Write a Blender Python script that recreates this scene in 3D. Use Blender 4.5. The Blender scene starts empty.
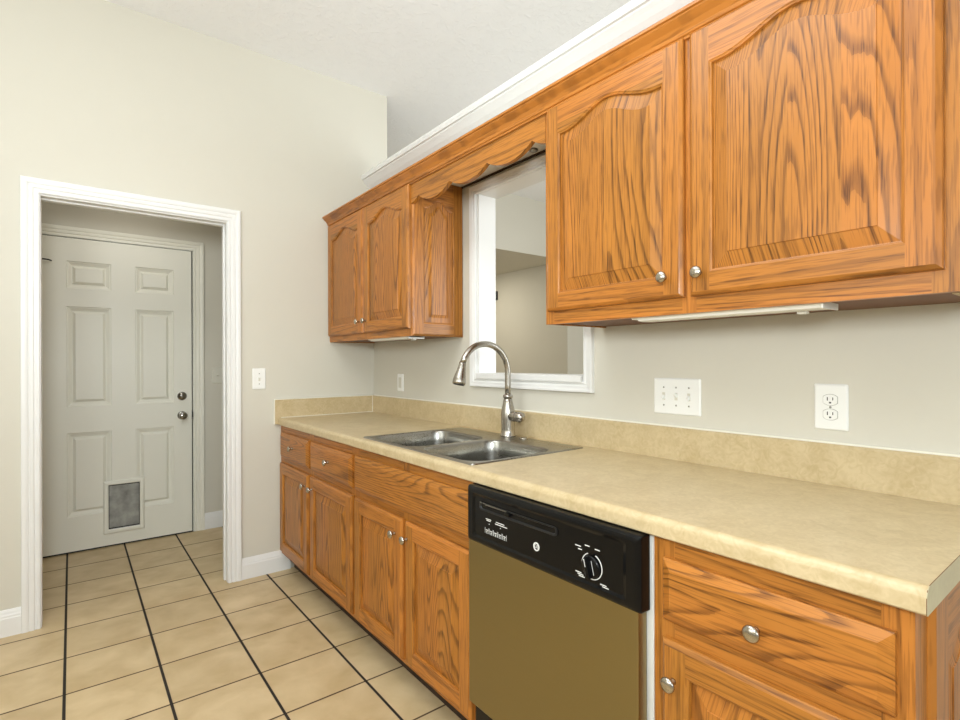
import bpy, bmesh, math, random
from mathutils import Vector, Matrix
random.seed(7)
S = bpy.context.scene
COL = S.collection

# ------------------------------------------------------------------ camera
YAW, ROLL = -0.6609, -0.0032
Fv = Vector((-math.sin(YAW), math.cos(YAW), 0)); Rv = Vector((math.cos(YAW), math.sin(YAW), 0)); Uv = Vector((0, 0, 1))
Rc = Rv*math.cos(ROLL) + Uv*math.sin(ROLL); Uc = -Rv*math.sin(ROLL) + Uv*math.cos(ROLL)
cam_data = bpy.data.cameras.new('camera'); cam = bpy.data.objects.new('camera', cam_data); COL.objects.link(cam)
M = Matrix((( Rc.x, Uc.x, -Fv.x, -1.6018), (Rc.y, Uc.y, -Fv.y, -3.2209), (Rc.z, Uc.z, -Fv.z, 1.2416), (0, 0, 0, 1)))
cam.matrix_world = M
cam_data.sensor_width = 36; cam_data.lens = 525.75/960*36; cam_data.shift_y = 2.081/960
cam_data.clip_start = 0.02
S.camera = cam

# ------------------------------------------------------------------ light and exposure
S.view_settings.view_transform = 'Standard'; S.view_settings.look = 'None'
S.view_settings.exposure = 0.10; S.view_settings.gamma = 1.0; S.view_settings.use_curve_mapping = False
W = bpy.data.worlds.new('world'); S.world = W; W.use_nodes = True
W.node_tree.nodes['Background'].inputs[0].default_value = (.90, .97, 1.0, 1)
W.node_tree.nodes['Background'].inputs[1].default_value = 0.45

def area(name, loc, target, sx, sy, power, col=(1, 1, 1)):
    d = bpy.data.lights.new(name, 'AREA'); d.shape = 'RECTANGLE'; d.size = sx; d.size_y = sy; d.energy = power; d.color = col
    o = bpy.data.objects.new(name, d); COL.objects.link(o); o.location = loc
    o.rotation_euler = (Vector(target) - Vector(loc)).to_track_quat('-Z', 'Y').to_euler()
    return o
area('kitchen_ceiling_light', (-1.7, -2.0, 3.0), (-1.4, -2.0, 0), 1.2, 1.2, 22, (.92, .97, 1.0))
area('bounce_flash', (-2.4, -3.2, 1.75), (-2.3, -2.6, 3.05), .5, .5, 44, (.90, .97, 1.0))
area('camera_flash', (-1.75, -3.40, 1.52), (-.75, 0, 1.2), .22, .22, 23, (.92, .98, 1.0))
area('rear_fill_light', (-1.55, -5.6, 1.6), (-1.4, 0, 1.2), 1.6, 1.0, 16, (.90, .97, 1.0))  # added fill from behind the camera, reaching the hall door; no window built
area('left_fill_light', (-3.3, -2.4, 1.7), (0, -2.2, 1.3), 1.4, 1.0, 12, (.92, .98, 1.0))  # added fill towards the counter wall; the left wall is solid
area('living_room_window_light', (2.2, -5.0, 1.6), (1.2, 1, 1.5), 2.5, 2.0, 90, (.92, .98, 1.0))
area('living_ceiling_fill', (1.6, -.6, 1.7), (1.6, -.6, 3.05), .8, .8, 10, (.95, .98, 1.0))  # added upward fill to brighten the living room ceiling, no lamp modelled
area('living_hall_fill', (2.1, 2.2, 2.4), (2.3, 2.2, 0), .5, .5, 13, (1, .94, .80))  # added warm fill for the walls seen through the pass-through
area('laundry_hall_fill', (-1.3, .6, 2.42), (-1.3, .62, 0), .3, .3, 2.6, (1, .96, .88))  # added fill to lift the hall door; no fixture above it

# ------------------------------------------------------------------ materials
def newmat(name):
    m = bpy.data.materials.new(name); m.use_nodes = True
    return m, m.node_tree.nodes, m.node_tree.links, m.node_tree.nodes['Principled BSDF']
def simple(name, col, rough=.5, metal=0.0, spec=.5, noise=0, nscale=8, bump=0, bscale=60, coat=0):
    m, N, L, P = newmat(name)
    P.inputs['Base Color'].default_value = (*col, 1); P.inputs['Roughness'].default_value = rough
    P.inputs['Metallic'].default_value = metal; P.inputs['Specular IOR Level'].default_value = spec
    P.inputs['Coat Weight'].default_value = coat
    tc = N.new('ShaderNodeTexCoord')
    n = N.new('ShaderNodeTexNoise'); n.inputs['Scale'].default_value = nscale; n.inputs['Detail'].default_value = 4
    L.new(tc.outputs['Object'], n.inputs['Vector'])
    mx = N.new('ShaderNodeMix'); mx.data_type = 'RGBA'
    mx.inputs['A'].default_value = (*[c*(1-noise) for c in col], 1); mx.inputs['B'].default_value = (*[min(1, c*(1+noise)) for c in col], 1)
    L.new(n.outputs['Fac'], mx.inputs['Factor']); L.new(mx.outputs['Result'], P.inputs['Base Color'])
    if bump:
        n2 = N.new('ShaderNodeTexNoise'); n2.inputs['Scale'].default_value = bscale; n2.inputs['Detail'].default_value = 3
        L.new(tc.outputs['Object'], n2.inputs['Vector'])
        b = N.new('ShaderNodeBump'); b.inputs['Strength'].default_value = bump; b.inputs['Distance'].default_value = .004
        L.new(n2.outputs['Fac'], b.inputs['Height']); L.new(b.outputs['Normal'], P.inputs['Normal'])
    return m

def oak(name, axis, tone=1.0, fig=.42, rings=24.0, depth=.5):
    tone *= .80
    """varnished oak with its grain along 'z', 'y' or 'x'"""
    m, N, L, P = newmat(name)
    tc = N.new('ShaderNodeTexCoord'); oi = N.new('ShaderNodeObjectInfo')
    sp = N.new('ShaderNodeSeparateXYZ'); L.new(tc.outputs['Object'], sp.inputs[0])
    def mth(op, a, b=None, c=None):
        n = N.new('ShaderNodeMath'); n.operation = op
        for i, v in enumerate((a, b, c)):
            if v is None: continue
            if isinstance(v, (int, float)): n.inputs[i].default_value = v
            else: L.new(v, n.inputs[i])
        return n.outputs[0]
    X, Y, Z = sp.outputs
    if axis == 'z': across, along = mth('ADD', X, Y), Z
    elif axis == 'y': across, along = mth('ADD', mth('MULTIPLY', X, .9), Z), Y
    else: across, along = mth('ADD', Y, Z), X
    rnd = mth('MULTIPLY', oi.outputs['Random'], 37.0)
    # boards glued side by side
    plank = mth('FLOOR', mth('DIVIDE', mth('ADD', across, 50.03), .105))
    wn = N.new('ShaderNodeTexWhiteNoise'); wn.noise_dimensions = '2D'
    cb = N.new('ShaderNodeCombineXYZ'); L.new(plank, cb.inputs[0]); L.new(rnd, cb.inputs[1]); L.new(cb.outputs[0], wn.inputs['Vector'])
    pr = wn.outputs['Value']
    cv = N.new('ShaderNodeCombineXYZ')
    L.new(mth('MULTIPLY', across, 3.6), cv.inputs[0]); L.new(mth('MULTIPLY', along, fig), cv.inputs[1])
    L.new(mth('ADD', rnd, mth('MULTIPLY', pr, .55)), cv.inputs[2])
    n1 = N.new('ShaderNodeTexNoise'); n1.inputs['Scale'].default_value = 1.0; n1.inputs['Detail'].default_value = 1.2
    n1.inputs['Roughness'].default_value = .42; n1.inputs['Distortion'].default_value = .1
    L.new(cv.outputs[0], n1.inputs['Vector'])
    # small wiggle
    cw = N.new('ShaderNodeCombineXYZ'); L.new(mth('MULTIPLY', across, 60), cw.inputs[0]); L.new(mth('MULTIPLY', along, 6), cw.inputs[1]); L.new(rnd, cw.inputs[2])
    n2 = N.new('ShaderNodeTexNoise'); n2.inputs['Scale'].default_value = 1.0; n2.inputs['Detail'].default_value = 2; L.new(cw.outputs[0], n2.inputs['Vector'])
    ring = mth('FRACT', mth('ADD', mth('MULTIPLY', n1.outputs['Fac'], rings), mth('MULTIPLY', n2.outputs['Fac'], .45)))
    rp = N.new('ShaderNodeValToRGB'); e = rp.color_ramp.elements
    e[0].position = 0; e[0].color = (.25, .25, .25, 1); e[1].position = 1; e[1].color = (.75, .75, .75, 1)
    for p, c in ((.08, .0), (.16, .08), (.36, .85), (.90, 1.0)):
        x = e.new(p); x.color = (c, c, c, 1)
    L.new(ring, rp.inputs[0])
    # pores
    cp = N.new('ShaderNodeCombineXYZ'); L.new(mth('MULTIPLY', across, 270), cp.inputs[0]); L.new(mth('MULTIPLY', along, 10), cp.inputs[1]); L.new(rnd, cp.inputs[2])
    n3 = N.new('ShaderNodeTexNoise'); n3.inputs['Scale'].default_value = 1.0; n3.inputs['Detail'].default_value = 2; L.new(cp.outputs[0], n3.inputs['Vector'])
    pore = N.new('ShaderNodeMapRange'); pore.inputs['From Min'].default_value = .38; pore.inputs['From Max'].default_value = .50; L.new(n3.outputs['Fac'], pore.inputs['Value'])
    # broad tone
    cq = N.new('ShaderNodeCombineXYZ'); L.new(mth('MULTIPLY', across, 14), cq.inputs[0]); L.new(mth('MULTIPLY', along, 1.5), cq.inputs[1]); L.new(rnd, cq.inputs[2])
    n4 = N.new('ShaderNodeTexNoise'); n4.inputs['Scale'].default_value = 1.0; n4.inputs['Detail'].default_value = 3; L.new(cq.outputs[0], n4.inputs['Vector'])
    light = mth('ADD', mth('ADD', mth('MULTIPLY', rp.outputs[0], depth), 1-depth-.34), mth('MULTIPLY', pore.outputs[0], .34))
    mx = N.new('ShaderNodeMix'); mx.data_type = 'RGBA'
    mx.inputs['A'].default_value = (.095*tone, .027*tone, .003*tone, 1); mx.inputs['B'].default_value = (.57*tone, .215*tone, .034*tone, 1)
    L.new(light, mx.inputs['Factor'])
    hv = N.new('ShaderNodeHueSaturation'); L.new(mx.outputs['Result'], hv.inputs['Color'])
    L.new(mth('ADD', mth('ADD', mth('MULTIPLY', pr, .16), mth('MULTIPLY', n4.outputs['Fac'], .4)), .72), hv.inputs['Value'])
    L.new(mth('ADD', mth('MULTIPLY', pr, -.006), .503), hv.inputs['Hue'])
    L.new(hv.outputs[0], P.inputs['Base Color'])
    P.inputs['Roughness'].default_value = .36; P.inputs['Coat Weight'].default_value = .10; P.inputs['Coat Roughness'].default_value = .15; P.inputs['Specular IOR Level'].default_value = .35
    b = N.new('ShaderNodeBump'); b.inputs['Strength'].default_value = .12; b.inputs['Distance'].default_value = .001
    L.new(light, b.inputs['Height']); L.new(b.outputs['Normal'], P.inputs['Normal'])
    return m

def laminate(name, col, dark):
    m, N, L, P = newmat(name)
    tc = N.new('ShaderNodeTexCoord')
    a = N.new('ShaderNodeTexNoise'); a.inputs['Scale'].default_value = 9; a.inputs['Detail'].default_value = 6; a.inputs['Distortion'].default_value = 1.2
    b = N.new('ShaderNodeTexNoise'); b.inputs['Scale'].default_value = 42; b.inputs['Detail'].default_value = 4; b.inputs['Distortion'].default_value = 2
    L.new(tc.outputs['Object'], a.inputs['Vector']); L.new(tc.outputs['Object'], b.inputs['Vector'])
    s = N.new('ShaderNodeMath'); s.operation = 'ADD'; L.new(a.outputs['Fac'], s.inputs[0]); L.new(b.outputs['Fac'], s.inputs[1])
    r = N.new('ShaderNodeMapRange'); r.inputs['From Min'].default_value = .72; r.inputs['From Max'].default_value = 1.22; L.new(s.outputs[0], r.inputs['Value'])
    mx = N.new('ShaderNodeMix'); mx.data_type = 'RGBA'; mx.inputs['A'].default_value = (*dark, 1); mx.inputs['B'].default_value = (*col, 1)
    L.new(r.outputs[0], mx.inputs['Factor']); L.new(mx.outputs['Result'], P.inputs['Base Color'])
    P.inputs['Roughness'].default_value = .33
    return m

def tiles():
    m, N, L, P = newmat('ceramic_floor_tile')
    tc = N.new('ShaderNodeTexCoord'); sp = N.new('ShaderNodeSeparateXYZ'); L.new(tc.outputs['Object'], sp.inputs[0])
    def mth(op, a, b=None):
        n = N.new('ShaderNodeMath'); n.operation = op
        for i, v in enumerate((a, b)):
            if v is None: continue
            if isinstance(v, (int, float)): n.inputs[i].default_value = v
            else: L.new(v, n.inputs[i])
        return n.outputs[0]
    p = .3091
    u = mth('DIVIDE', mth('ADD', sp.outputs[0], 1.6254 + 20*p), p); v = mth('DIVIDE', mth('ADD', sp.outputs[1], -.8361 + 20*p), p)
    def edge(c, w):
        f = mth('FRACT', c); d = mth('MINIMUM', f, mth('SUBTRACT', 1.0, f))
        mr = N.new('ShaderNodeMapRange'); mr.inputs['From Min'].default_value = w/p; mr.inputs['From Max'].default_value = w/p + .005
        mr.inputs['To Min'].default_value = 1; mr.inputs['To Max'].default_value = 0
        L.new(d, mr.inputs['Value']); return mr.outputs[0]
    eu, ev = edge(u, .0042), edge(v, .0031)
    wn = N.new('ShaderNodeTexWhiteNoise'); wn.noise_dimensions = '2D'; cb = N.new('ShaderNodeCombineXYZ')
    L.new(mth('FLOOR', u), cb.inputs[0]); L.new(mth('FLOOR', v), cb.inputs[1]); L.new(cb.outputs[0], wn.inputs['Vector'])
    off = N.new('ShaderNodeVectorMath'); off.operation = 'ADD'; L.new(tc.outputs['Object'], off.inputs[0])
    sc = N.new('ShaderNodeVectorMath'); sc.operation = 'SCALE'; L.new(wn.outputs['Color'], sc.inputs[0]); sc.inputs['Scale'].default_value = 9
    L.new(sc.outputs[0], off.inputs[1])
    a = N.new('ShaderNodeTexNoise'); a.inputs['Scale'].default_value = 7; a.inputs['Detail'].default_value = 7; a.inputs['Distortion'].default_value = .3
    L.new(off.outputs[0], a.inputs['Vector'])
    r = N.new('ShaderNodeMapRange'); r.inputs['From Min'].default_value = .3; r.inputs['From Max'].default_value = .72; L.new(a.outputs['Fac'], r.inputs['Value'])
    mx = N.new('ShaderNodeMix'); mx.data_type = 'RGBA'; mx.inputs['A'].default_value = (.50, .365, .19, 1); mx.inputs['B'].default_value = (.65, .505, .30, 1)
    L.new(r.outputs[0], mx.inputs['Factor'])
    hv = N.new('ShaderNodeHueSaturation'); L.new(mx.outputs['Result'], hv.inputs['Color']); L.new(mth('ADD', mth('MULTIPLY', wn.outputs['Value'], .1), .95), hv.inputs['Value'])
    g1 = N.new('ShaderNodeMix'); g1.data_type = 'RGBA'; g1.inputs['B'].default_value = (.075, .04, .015, 1)
    L.new(ev, g1.inputs['Factor']); L.new(hv.outputs[0], g1.inputs['A'])
    g2 = N.new('ShaderNodeMix'); g2.data_type = 'RGBA'; g2.inputs['B'].default_value = (.014, .009, .006, 1)
    L.new(eu, g2.inputs['Factor']); L.new(g1.outputs['Result'], g2.inputs['A'])
    L.new(g2.outputs['Result'], P.inputs['Base Color'])
    e = mth('MAXIMUM', eu, ev)
    b = N.new('ShaderNodeBump'); b.invert = True; b.inputs['Strength'].default_value = .5; b.inputs['Distance'].default_value = .002
    L.new(e, b.inputs['Height']); L.new(b.outputs['Normal'], P.inputs['Normal'])
    L.new(mth('ADD', mth('MULTIPLY', e, .4), .42), P.inputs['Roughness'])
    return m

def ceiling_mat():
    m, N, L, P = newmat('knockdown_ceiling')
    P.inputs['Base Color'].default_value = (.90, .905, .91, 1); P.inputs['Roughness'].default_value = .9
    tc = N.new('ShaderNodeTexCoord')
    n = N.new('ShaderNodeTexNoise'); n.inputs['Scale'].default_value = 17; n.inputs['Detail'].default_value = 4; n.inputs['Distortion'].default_value = 2.2
    L.new(tc.outputs['Object'], n.inputs['Vector'])
    r = N.new('ShaderNodeMapRange'); r.inputs['From Min'].default_value = .52; r.inputs['From Max'].default_value = .62; L.new(n.outputs['Fac'], r.inputs['Value'])
    b = N.new('ShaderNodeBump'); b.inputs['Strength'].default_value = .4; b.inputs['Distance'].default_value = .004
    L.new(r.outputs[0], b.inputs['Height']); L.new(b.outputs['Normal'], P.inputs['Normal'])
    return m

def brushed(name, col, rough, axis):
    m, N, L, P = newmat(name)
    P.inputs['Metallic'].default_value = 1; P.inputs['Base Color'].default_value = (*col, 1)
    tc = N.new('ShaderNodeTexCoord'); mp = N.new('ShaderNodeMapping'); L.new(tc.outputs['Object'], mp.inputs['Vector'])
    mp.inputs['Scale'].default_value = {'y': (300, 4, 300), 'z': (300, 300, 4)}[axis]
    n = N.new('ShaderNodeTexNoise'); n.inputs['Scale'].default_value = 1; n.inputs['Detail'].default_value = 2; L.new(mp.outputs[0], n.inputs['Vector'])
    r = N.new('ShaderNodeMapRange'); r.inputs['To Min'].default_value = rough-.06; r.inputs['To Max'].default_value = rough+.08
    L.new(n.outputs['Fac'], r.inputs['Value']); L.new(r.outputs[0], P.inputs['Roughness'])
    return m

OAKV, OAKH, OAKX = oak('oak_straight_upright', 'z', fig=.10, rings=40, depth=.36), oak('oak_straight_level', 'y', fig=.2, rings=34, depth=.42), oak('oak_straight_deep', 'x', fig=.2, rings=22, depth=.36)
OAKP, OAKD = oak('oak_figured_upright', 'z', fig=.26, rings=80, depth=.58), oak('oak_figured_level', 'y', fig=.34, rings=84, depth=.56)
WALL = simple('greige_wall_paint', (.65, .62, .535), .85, spec=.25, noise=.01, bump=.05, bscale=260)
TRIM = simple('white_trim_paint', (.80, .795, .775), .38, noise=.01)
DOORP = simple('white_door_paint', (.84, .82, .72), .42, noise=.01)
CEIL = ceiling_mat(); TILE = tiles()
LAM = laminate('beige_laminate', (.61, .49, .295), (.495, .38, .205))
LAMEND = laminate('laminate_end_cap', (.56, .51, .32), (.50, .44, .27))
CAULK = simple('white_caulk', (.85, .82, .72), .5)
STEEL = brushed('brushed_stainless_sink', (.34, .33, .30), .28, 'y')
NICKEL = brushed('brushed_nickel', (.47, .44, .39), .24, 'z')
KNOB = simple('satin_nickel_knob', (.50, .46, .39), .22, metal=1, noise=.02)
CHROME = simple('polished_chrome', (.42, .41, .38), .12, metal=1)
DWSTEEL = brushed('brushed_stainless_door', (.31, .255, .125), .33, 'y')  # brown room reflection is put into the steel's base colour
BLACK = simple('gloss_black_plastic', (.004, .004, .004), .22, spec=.22, noise=.05)
BLACKM = simple('matte_black_plastic', (.010, .010, .010), .45, noise=.05, bump=.05, bscale=400)
WMARK = simple('white_print', (.75, .75, .72), .5)
PLATE = simple('white_wall_plate', (.88, .88, .85), .32)
PLATED = simple('almond_wall_plate', (.68, .66, .57), .4)
SLOT = simple('dark_slot', (.02, .018, .015), .6)
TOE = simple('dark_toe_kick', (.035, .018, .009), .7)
INS = simple('shaded_cabinet_underside', (.16, .065, .02), .6, noise=.1)  # shade beneath the cabinets is put into this dark brown
FIX = simple('white_enamel_fixture', (.82, .81, .76), .35)
LENS = simple('frosted_acrylic_lens', (.85, .84, .79), .25)
TUB = simple('white_galvanised_frame', (.75, .75, .72), .4)
RUBBER = simple('black_weather_strip', (.012, .011, .010), .7)
SCREW = simple('grey_screw_head', (.35, .34, .31), .35, metal=1)
FLAPM = simple('smoky_vinyl_flap', (.30, .30, .275), .35, noise=.95, nscale=13)

# ------------------------------------------------------------------ mesh helpers
def bm_new(): return bmesh.new()
def box(bm, x0, x1, y0, y1, z0, z1, mi=0, bev=0):
    x0, x1 = sorted((x0, x1)); y0, y1 = sorted((y0, y1)); z0, z1 = sorted((z0, z1))
    c = Vector(((x0+x1)/2, (y0+y1)/2, (z0+z1)/2))
    r = bmesh.ops.create_cube(bm, size=1)
    for v in r['verts']: v.co = Vector((v.co.x*(x1-x0), v.co.y*(y1-y0), v.co.z*(z1-z0))) + c
    fs = set(f for v in r['verts'] for f in v.link_faces)
    for f in fs: f.material_index = mi
    if bev:
        es = list({e for f in fs for e in f.edges})
        q = bmesh.ops.bevel(bm, geom=es, offset=bev, segments=2, affect='EDGES', profile=.6)
        for f in q['faces']: f.material_index = mi
class FR:
    """a flat frame of reference: u to the right, v up, w out of the surface"""
    def __init__(s, O, U, N, V=(0, 0, 1)): s.O, s.U, s.V, s.N = Vector(O), Vector(U), Vector(V), Vector(N)
    def p(s, u, v, w=0): return s.O + s.U*u + s.V*v + s.N*w
    def at(s, u, v, w=0): return FR(s.p(u, v, w), s.U, s.N, s.V)
def faceX(x, y=0, z=0): return FR((x, y, z), (0, -1, 0), (-1, 0, 0))      # looks to -x, u runs to -y
def faceY(x, y, z=0): return FR((x, y, z), (1, 0, 0), (0, -1, 0))         # looks to -y, u runs to +x
def loops(bm, rings, close=True, cap0=False, cap1=False, mi=0, smooth=False):
    R = [[bm.verts.new(p) for p in r] for r in rings]; n = len(R[0])
    for a, b in zip(R, R[1:]):
        for i in range(n if close else n-1):
            j = (i+1) % n
            try:
                f = bm.faces.new((a[i], a[j], b[j], b[i])); f.material_index = mi; f.smooth = smooth
            except ValueError: pass
    if cap0: f = bm.faces.new(list(reversed(R[0]))); f.material_index = mi
    if cap1: f = bm.faces.new(R[-1]); f.material_index = mi
    return R
def lathe(bm, F, prof, n=24, mi=0, smooth=True):
    """prof: (radius, w) pairs revolved about F's normal"""
    rings = [[F.p(r*math.cos(2*math.pi*i/n), r*math.sin(2*math.pi*i/n), w) for i in range(n)] for r, w in prof]
    loops(bm, rings, cap0=True, cap1=True, mi=mi, smooth=smooth)
def tube(bm, pts, radii, n=16, mi=0):
    rings = []; up = Vector((0, 1, 0))
    for i, p in enumerate(pts):
        a = pts[max(0, i-1)]; b = pts[min(len(pts)-1, i+1)]; t = (b-a).normalized()
        s = t.cross(up)
        if s.length < 1e-3: s = t.cross(Vector((1, 0, 0)))
        s.normalize(); q = s.cross(t)
        rings.append([p + (s*math.cos(2*math.pi*k/n) + q*math.sin(2*math.pi*k/n))*radii[i] for k in range(n)])
    loops(bm, rings, cap0=True, cap1=True, mi=mi, smooth=True)
def extrude_profile(bm, prof, y0, y1, axis='y', mi=0):
    """closed profile of (x,z) swept along y, or of (y,z) swept along x"""
    if axis == 'y': r = [[Vector((a, t, b)) for a, b in prof] for t in (y0, y1)]
    else: r = [[Vector((t, a, b)) for a, b in prof] for t in (y0, y1)]
    loops(bm, r, cap0=True, cap1=True, mi=mi)
def frame_sweep(bm, F, u0, u1, v0, v1, prof, closed=False, mi=0):
    """moulding round an opening: prof = (t outward from the opening edge, w off the wall)"""
    def ring(t, w):
        pts = [(u0-t, v0-(t if closed else 0)), (u0-t, v1+t), (u1+t, v1+t), (u1+t, v0-(t if closed else 0))]
        return [F.p(u, v, w) for u, v in pts]
    R = [[bm.verts.new(p) for p in ring(t, w)] for t, w in prof]; n = len(R)
    for k in range(n):
        a, b = R[k], R[(k+1) % n]
        for i in range(4 if closed else 3):
            j = (i+1) % 4
            bm.faces.new((a[i], a[j], b[j], b[i])).material_index = mi
    if not closed:
        bm.faces.new([R[k][0] for k in range(n)]); bm.faces.new([R[k][3] for k in reversed(range(n))])
ORG = {}
def wloc(o):
    return ORG.get(o.name, Vector((0, 0, 0))) if o else Vector((0, 0, 0))
def obj(name, bm, mats, parent=None, bev=0, smooth=False, origin=None):
    """links bm (built in world coordinates) as one mesh object, origin at its thing's base"""
    if not isinstance(mats, (list, tuple)): mats = [mats]
    bmesh.ops.recalc_face_normals(bm, faces=bm.faces)
    org = wloc(parent) if parent else Vector(origin or (0, 0, 0))
    if org.length: bmesh.ops.translate(bm, verts=bm.verts, vec=-org)
    me = bpy.data.meshes.new(name); bm.to_mesh(me); bm.free()
    for m in mats: me.materials.append(m)
    o = bpy.data.objects.new(name, me); COL.objects.link(o)
    if parent: o.parent = parent; ORG[o.name] = org
    else: o.location = org; ORG[o.name] = org
    if bev:
        b = o.modifiers.new('bevel', 'BEVEL'); b.width = bev; b.segments = 2; b.limit_method = 'ANGLE'; b.angle_limit = math.radians(35)
    return o
def tag(o, label, cat, group=None):
    o['label'] = label; o['category'] = cat
    if group: o['group'] = group
    return o
def thing(name, label, cat, loc, group=None):
    o = bpy.data.objects.new(name, None); COL.objects.link(o); o.location = loc; o.empty_display_size = .05
    ORG[o.name] = Vector(loc)
    return tag(o, label, cat, group)
def struct(name, bm, mats, **k):
    o = obj(name, bm, mats, **k); o['kind'] = 'structure'; return o
def structE(name, loc):
    o = bpy.data.objects.new(name, None); COL.objects.link(o); o.location = loc; ORG[o.name] = Vector(loc); o['kind'] = 'structure'; return o
def B(*boxes, bev=0):
    bm = bm_new()
    for b in boxes: box(bm, *b, bev=bev)
    return bm

# ------------------------------------------------------------------ the room
CH = 3.055
struct('floor', B((-4.6, 5.2, -6.2, 3.8, -.05, 0)), TILE)
struct('ceiling', B((-4.6, 5.2, -6.2, 1.17, CH, CH+.08)), CEIL)
# wall with the doorway (opening -1.73..-.89, up to 2.05); its right end is the outside corner of the open room
struct('wall_back', B((-4.6, -1.735, 0, .115, 0, CH), (-1.735, -.89, 0, .115, 2.05, CH), (-.89, .105, 0, .115, 0, CH)), WALL)
# wall behind the counter, 8 ft high with a pass-through opening
PY0, PY1, PZ0, PZ1 = -1.139, -1.852, 1.170, 2.092      # rough opening
struct('wall_right', B((0, .105, PY0, 0, 0, 2.44), (0, .105, PY1, PY0, 0, PZ0), (0, .105, PY1, PY0, PZ1, 2.44), (0, .105, -6.2, PY1, 0, 2.44)), WALL)
# laundry hall behind the doorway
HY = 1.145
struct('wall_hall_back', B((-2.3, -1.86, HY, HY+.1, 0, 2.44), (-1.86, -.885, HY, HY+.1, 2.075, 2.44), (-.885, -.1, HY, HY+.1, 0, 2.44)), WALL)
struct('wall_hall_left', B((-2.4, -2.3, .115, HY+.1, 0, 2.44)), WALL)
struct('wall_hall_right', B((-.1, 0, .115, HY+.1, 0, 2.44)), WALL)
struct('ceiling_hall', B((-2.4, 0, .115, HY+.1, 2.44, 2.5)), CEIL)
# living room seen through the opening
struct('wall_living_back', B((.0, 1.2, 1.05, 1.17, 0, CH), (1.2, 3.03, 1.05, 1.17, 2.44, CH), (3.03, 5.2, 1.05, 1.17, 0, CH)), WALL)
struct('wall_living_hall', B((3.03, 3.15, 1.17, 3.8, 0, 2.44)), WALL)
struct('wall_living_hall_left', B((1.08, 1.2, 1.17, 3.8, 0, 2.44)), WALL)
struct('wall_living_hall_end', B((1.08, 3.15, 3.7, 3.8, 0, 2.44)), WALL)
struct('ceiling_living_hall', B((1.08, 3.15, 1.17, 3.8, 2.44, 2.5)), WALL)
struct('wall_left', B((-3.5, -3.4, -6.2, 0, 0, CH)), WALL)
struct('wall_living_right', B((5.1, 5.2, -6.2, 1.17, 0, CH)), WALL)

# baseboards
def base_prof(h=.12, t=.015):
    return [(0, 0), (-t, 0), (-t, h*.68), (-t*.82, h*.72), (-t*.82, h*.78), (-t*.6, h*.84), (-t*.5, h*.92), (-t*.3, h), (0, h)]
def baseboard(name, x0, x1, y):
    bm = bm_new(); extrude_profile(bm, [(y+a, b) for a, b in base_prof()], x0, x1, 'x'); return struct(name, bm, TRIM, bev=.001)
baseboard('baseboard_back_left', -4.6, -1.786, 0)
baseboard('baseboard_back', -.838, -.56, 0)
baseboard('baseboard_hall', -.825, -.1, HY)

# door casing of the doorway: colonial, in steps
CAS = [(0, 0), (0, .010), (.004, .013), (.012, .013), (.016, .0105), (.021, .0105), (.025, .015), (.037, .016), (.041, .013), (.046, .0165), (.054, .0185), (.066, .0185), (.069, .015), (.069, 0)]
t1 = structE('trim_1', (-1.31, 0, 0))
bm = bm_new(); frame_sweep(bm, faceY(0, 0), -1.717, -.905, 0, 2.039, CAS); obj('casing', bm, TRIM, t1)
bm = bm_new()
box(bm, -1.735, -1.7135, -.001, .116, 0, 2.032); box(bm, -.908, -.89, -.001, .116, 0, 2.032); box(bm, -1.73, -.89, -.001, .116, 2.032, 2.05)
box(bm, -.916, -.908, .045, .075, 0, 2.024); box(bm, -1.724, -.908, .045, .075, 2.024, 2.032)
obj('jamb', bm, TRIM, t1, bev=.001)
# hall door casing
t3 = structE('trim_3', (-1.35, HY, 0))
bm = bm_new(); frame_sweep(bm, faceY(0, HY), -1.835, -.889, 0, 2.066, [(a, w) for a, w in CAS]); obj('casing', bm, DOORP, t3)
bm = bm_new(); box(bm, -1.86, -1.832, HY, HY+.1, 0, 2.066); box(bm, -.896, -.885, HY, HY+.1, 0, 2.066); box(bm, -1.86, -.885, HY, HY+.1, 2.062, 2.075); obj('jamb', bm, DOORP, t3)
bm = B((-.900, -.895, HY-.004, HY+.03, .005, 2.064), (-1.832, -.896, HY-.004, HY+.03, 2.0615, 2.0645), (-1.832, -.896, HY-.006, HY+.05, .0, .011)); obj('weather_strip', bm, RUBBER, t3)

# six-panel steel door with a pet door
def panel_rings(F, u0, u1, v0, v1, steps):
    return [[F.p(u0+d, v0+d, w), F.p(u1-d, v0+d, w), F.p(u1-d, v1-d, w), F.p(u0+d, v1-d, w)] for d, w in steps]
d1 = structE('door_1', (-1.365, HY-.02, 0))
DX0, DX1, DZ1 = -1.829, -.902, 2.060
FD = faceY(0, HY-.020)
us = [DX0, -1.625, -1.387, -1.249, -1.018, DX1]; vs = [.012, .236, .785, .957, 1.614, 1.732, 1.911, DZ1]
bm = bm_new()
for i in range(5):
    for j in range(7):
        q = (us[i], us[i+1], vs[j], vs[j+1])
        if i in (1, 3) and j in (1, 3, 5):
            loops(bm, panel_rings(FD, *q, [(0, 0), (.003, -.008), (.009, -.008), (.027, -.019), (.031, -.019), (.046, -.004)]), cap1=True)
        else:
            loops(bm, panel_rings(FD, *q, [(0, 0)]), cap1=True)
bmesh.ops.remove_doubles(bm, verts=bm.verts, dist=1e-5)
box(bm, DX0, DX1, HY-.0199+.020, HY+.025, .012, DZ1)
for a in ((DX0, DX0+.002), (DX1-.002, DX1)): box(bm, a[0], a[1], HY-.02, HY+.001, .012, DZ1)
obj('door_slab', bm, DOORP, d1)
FK = faceY(-.967, HY-.020, .862)
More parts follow.
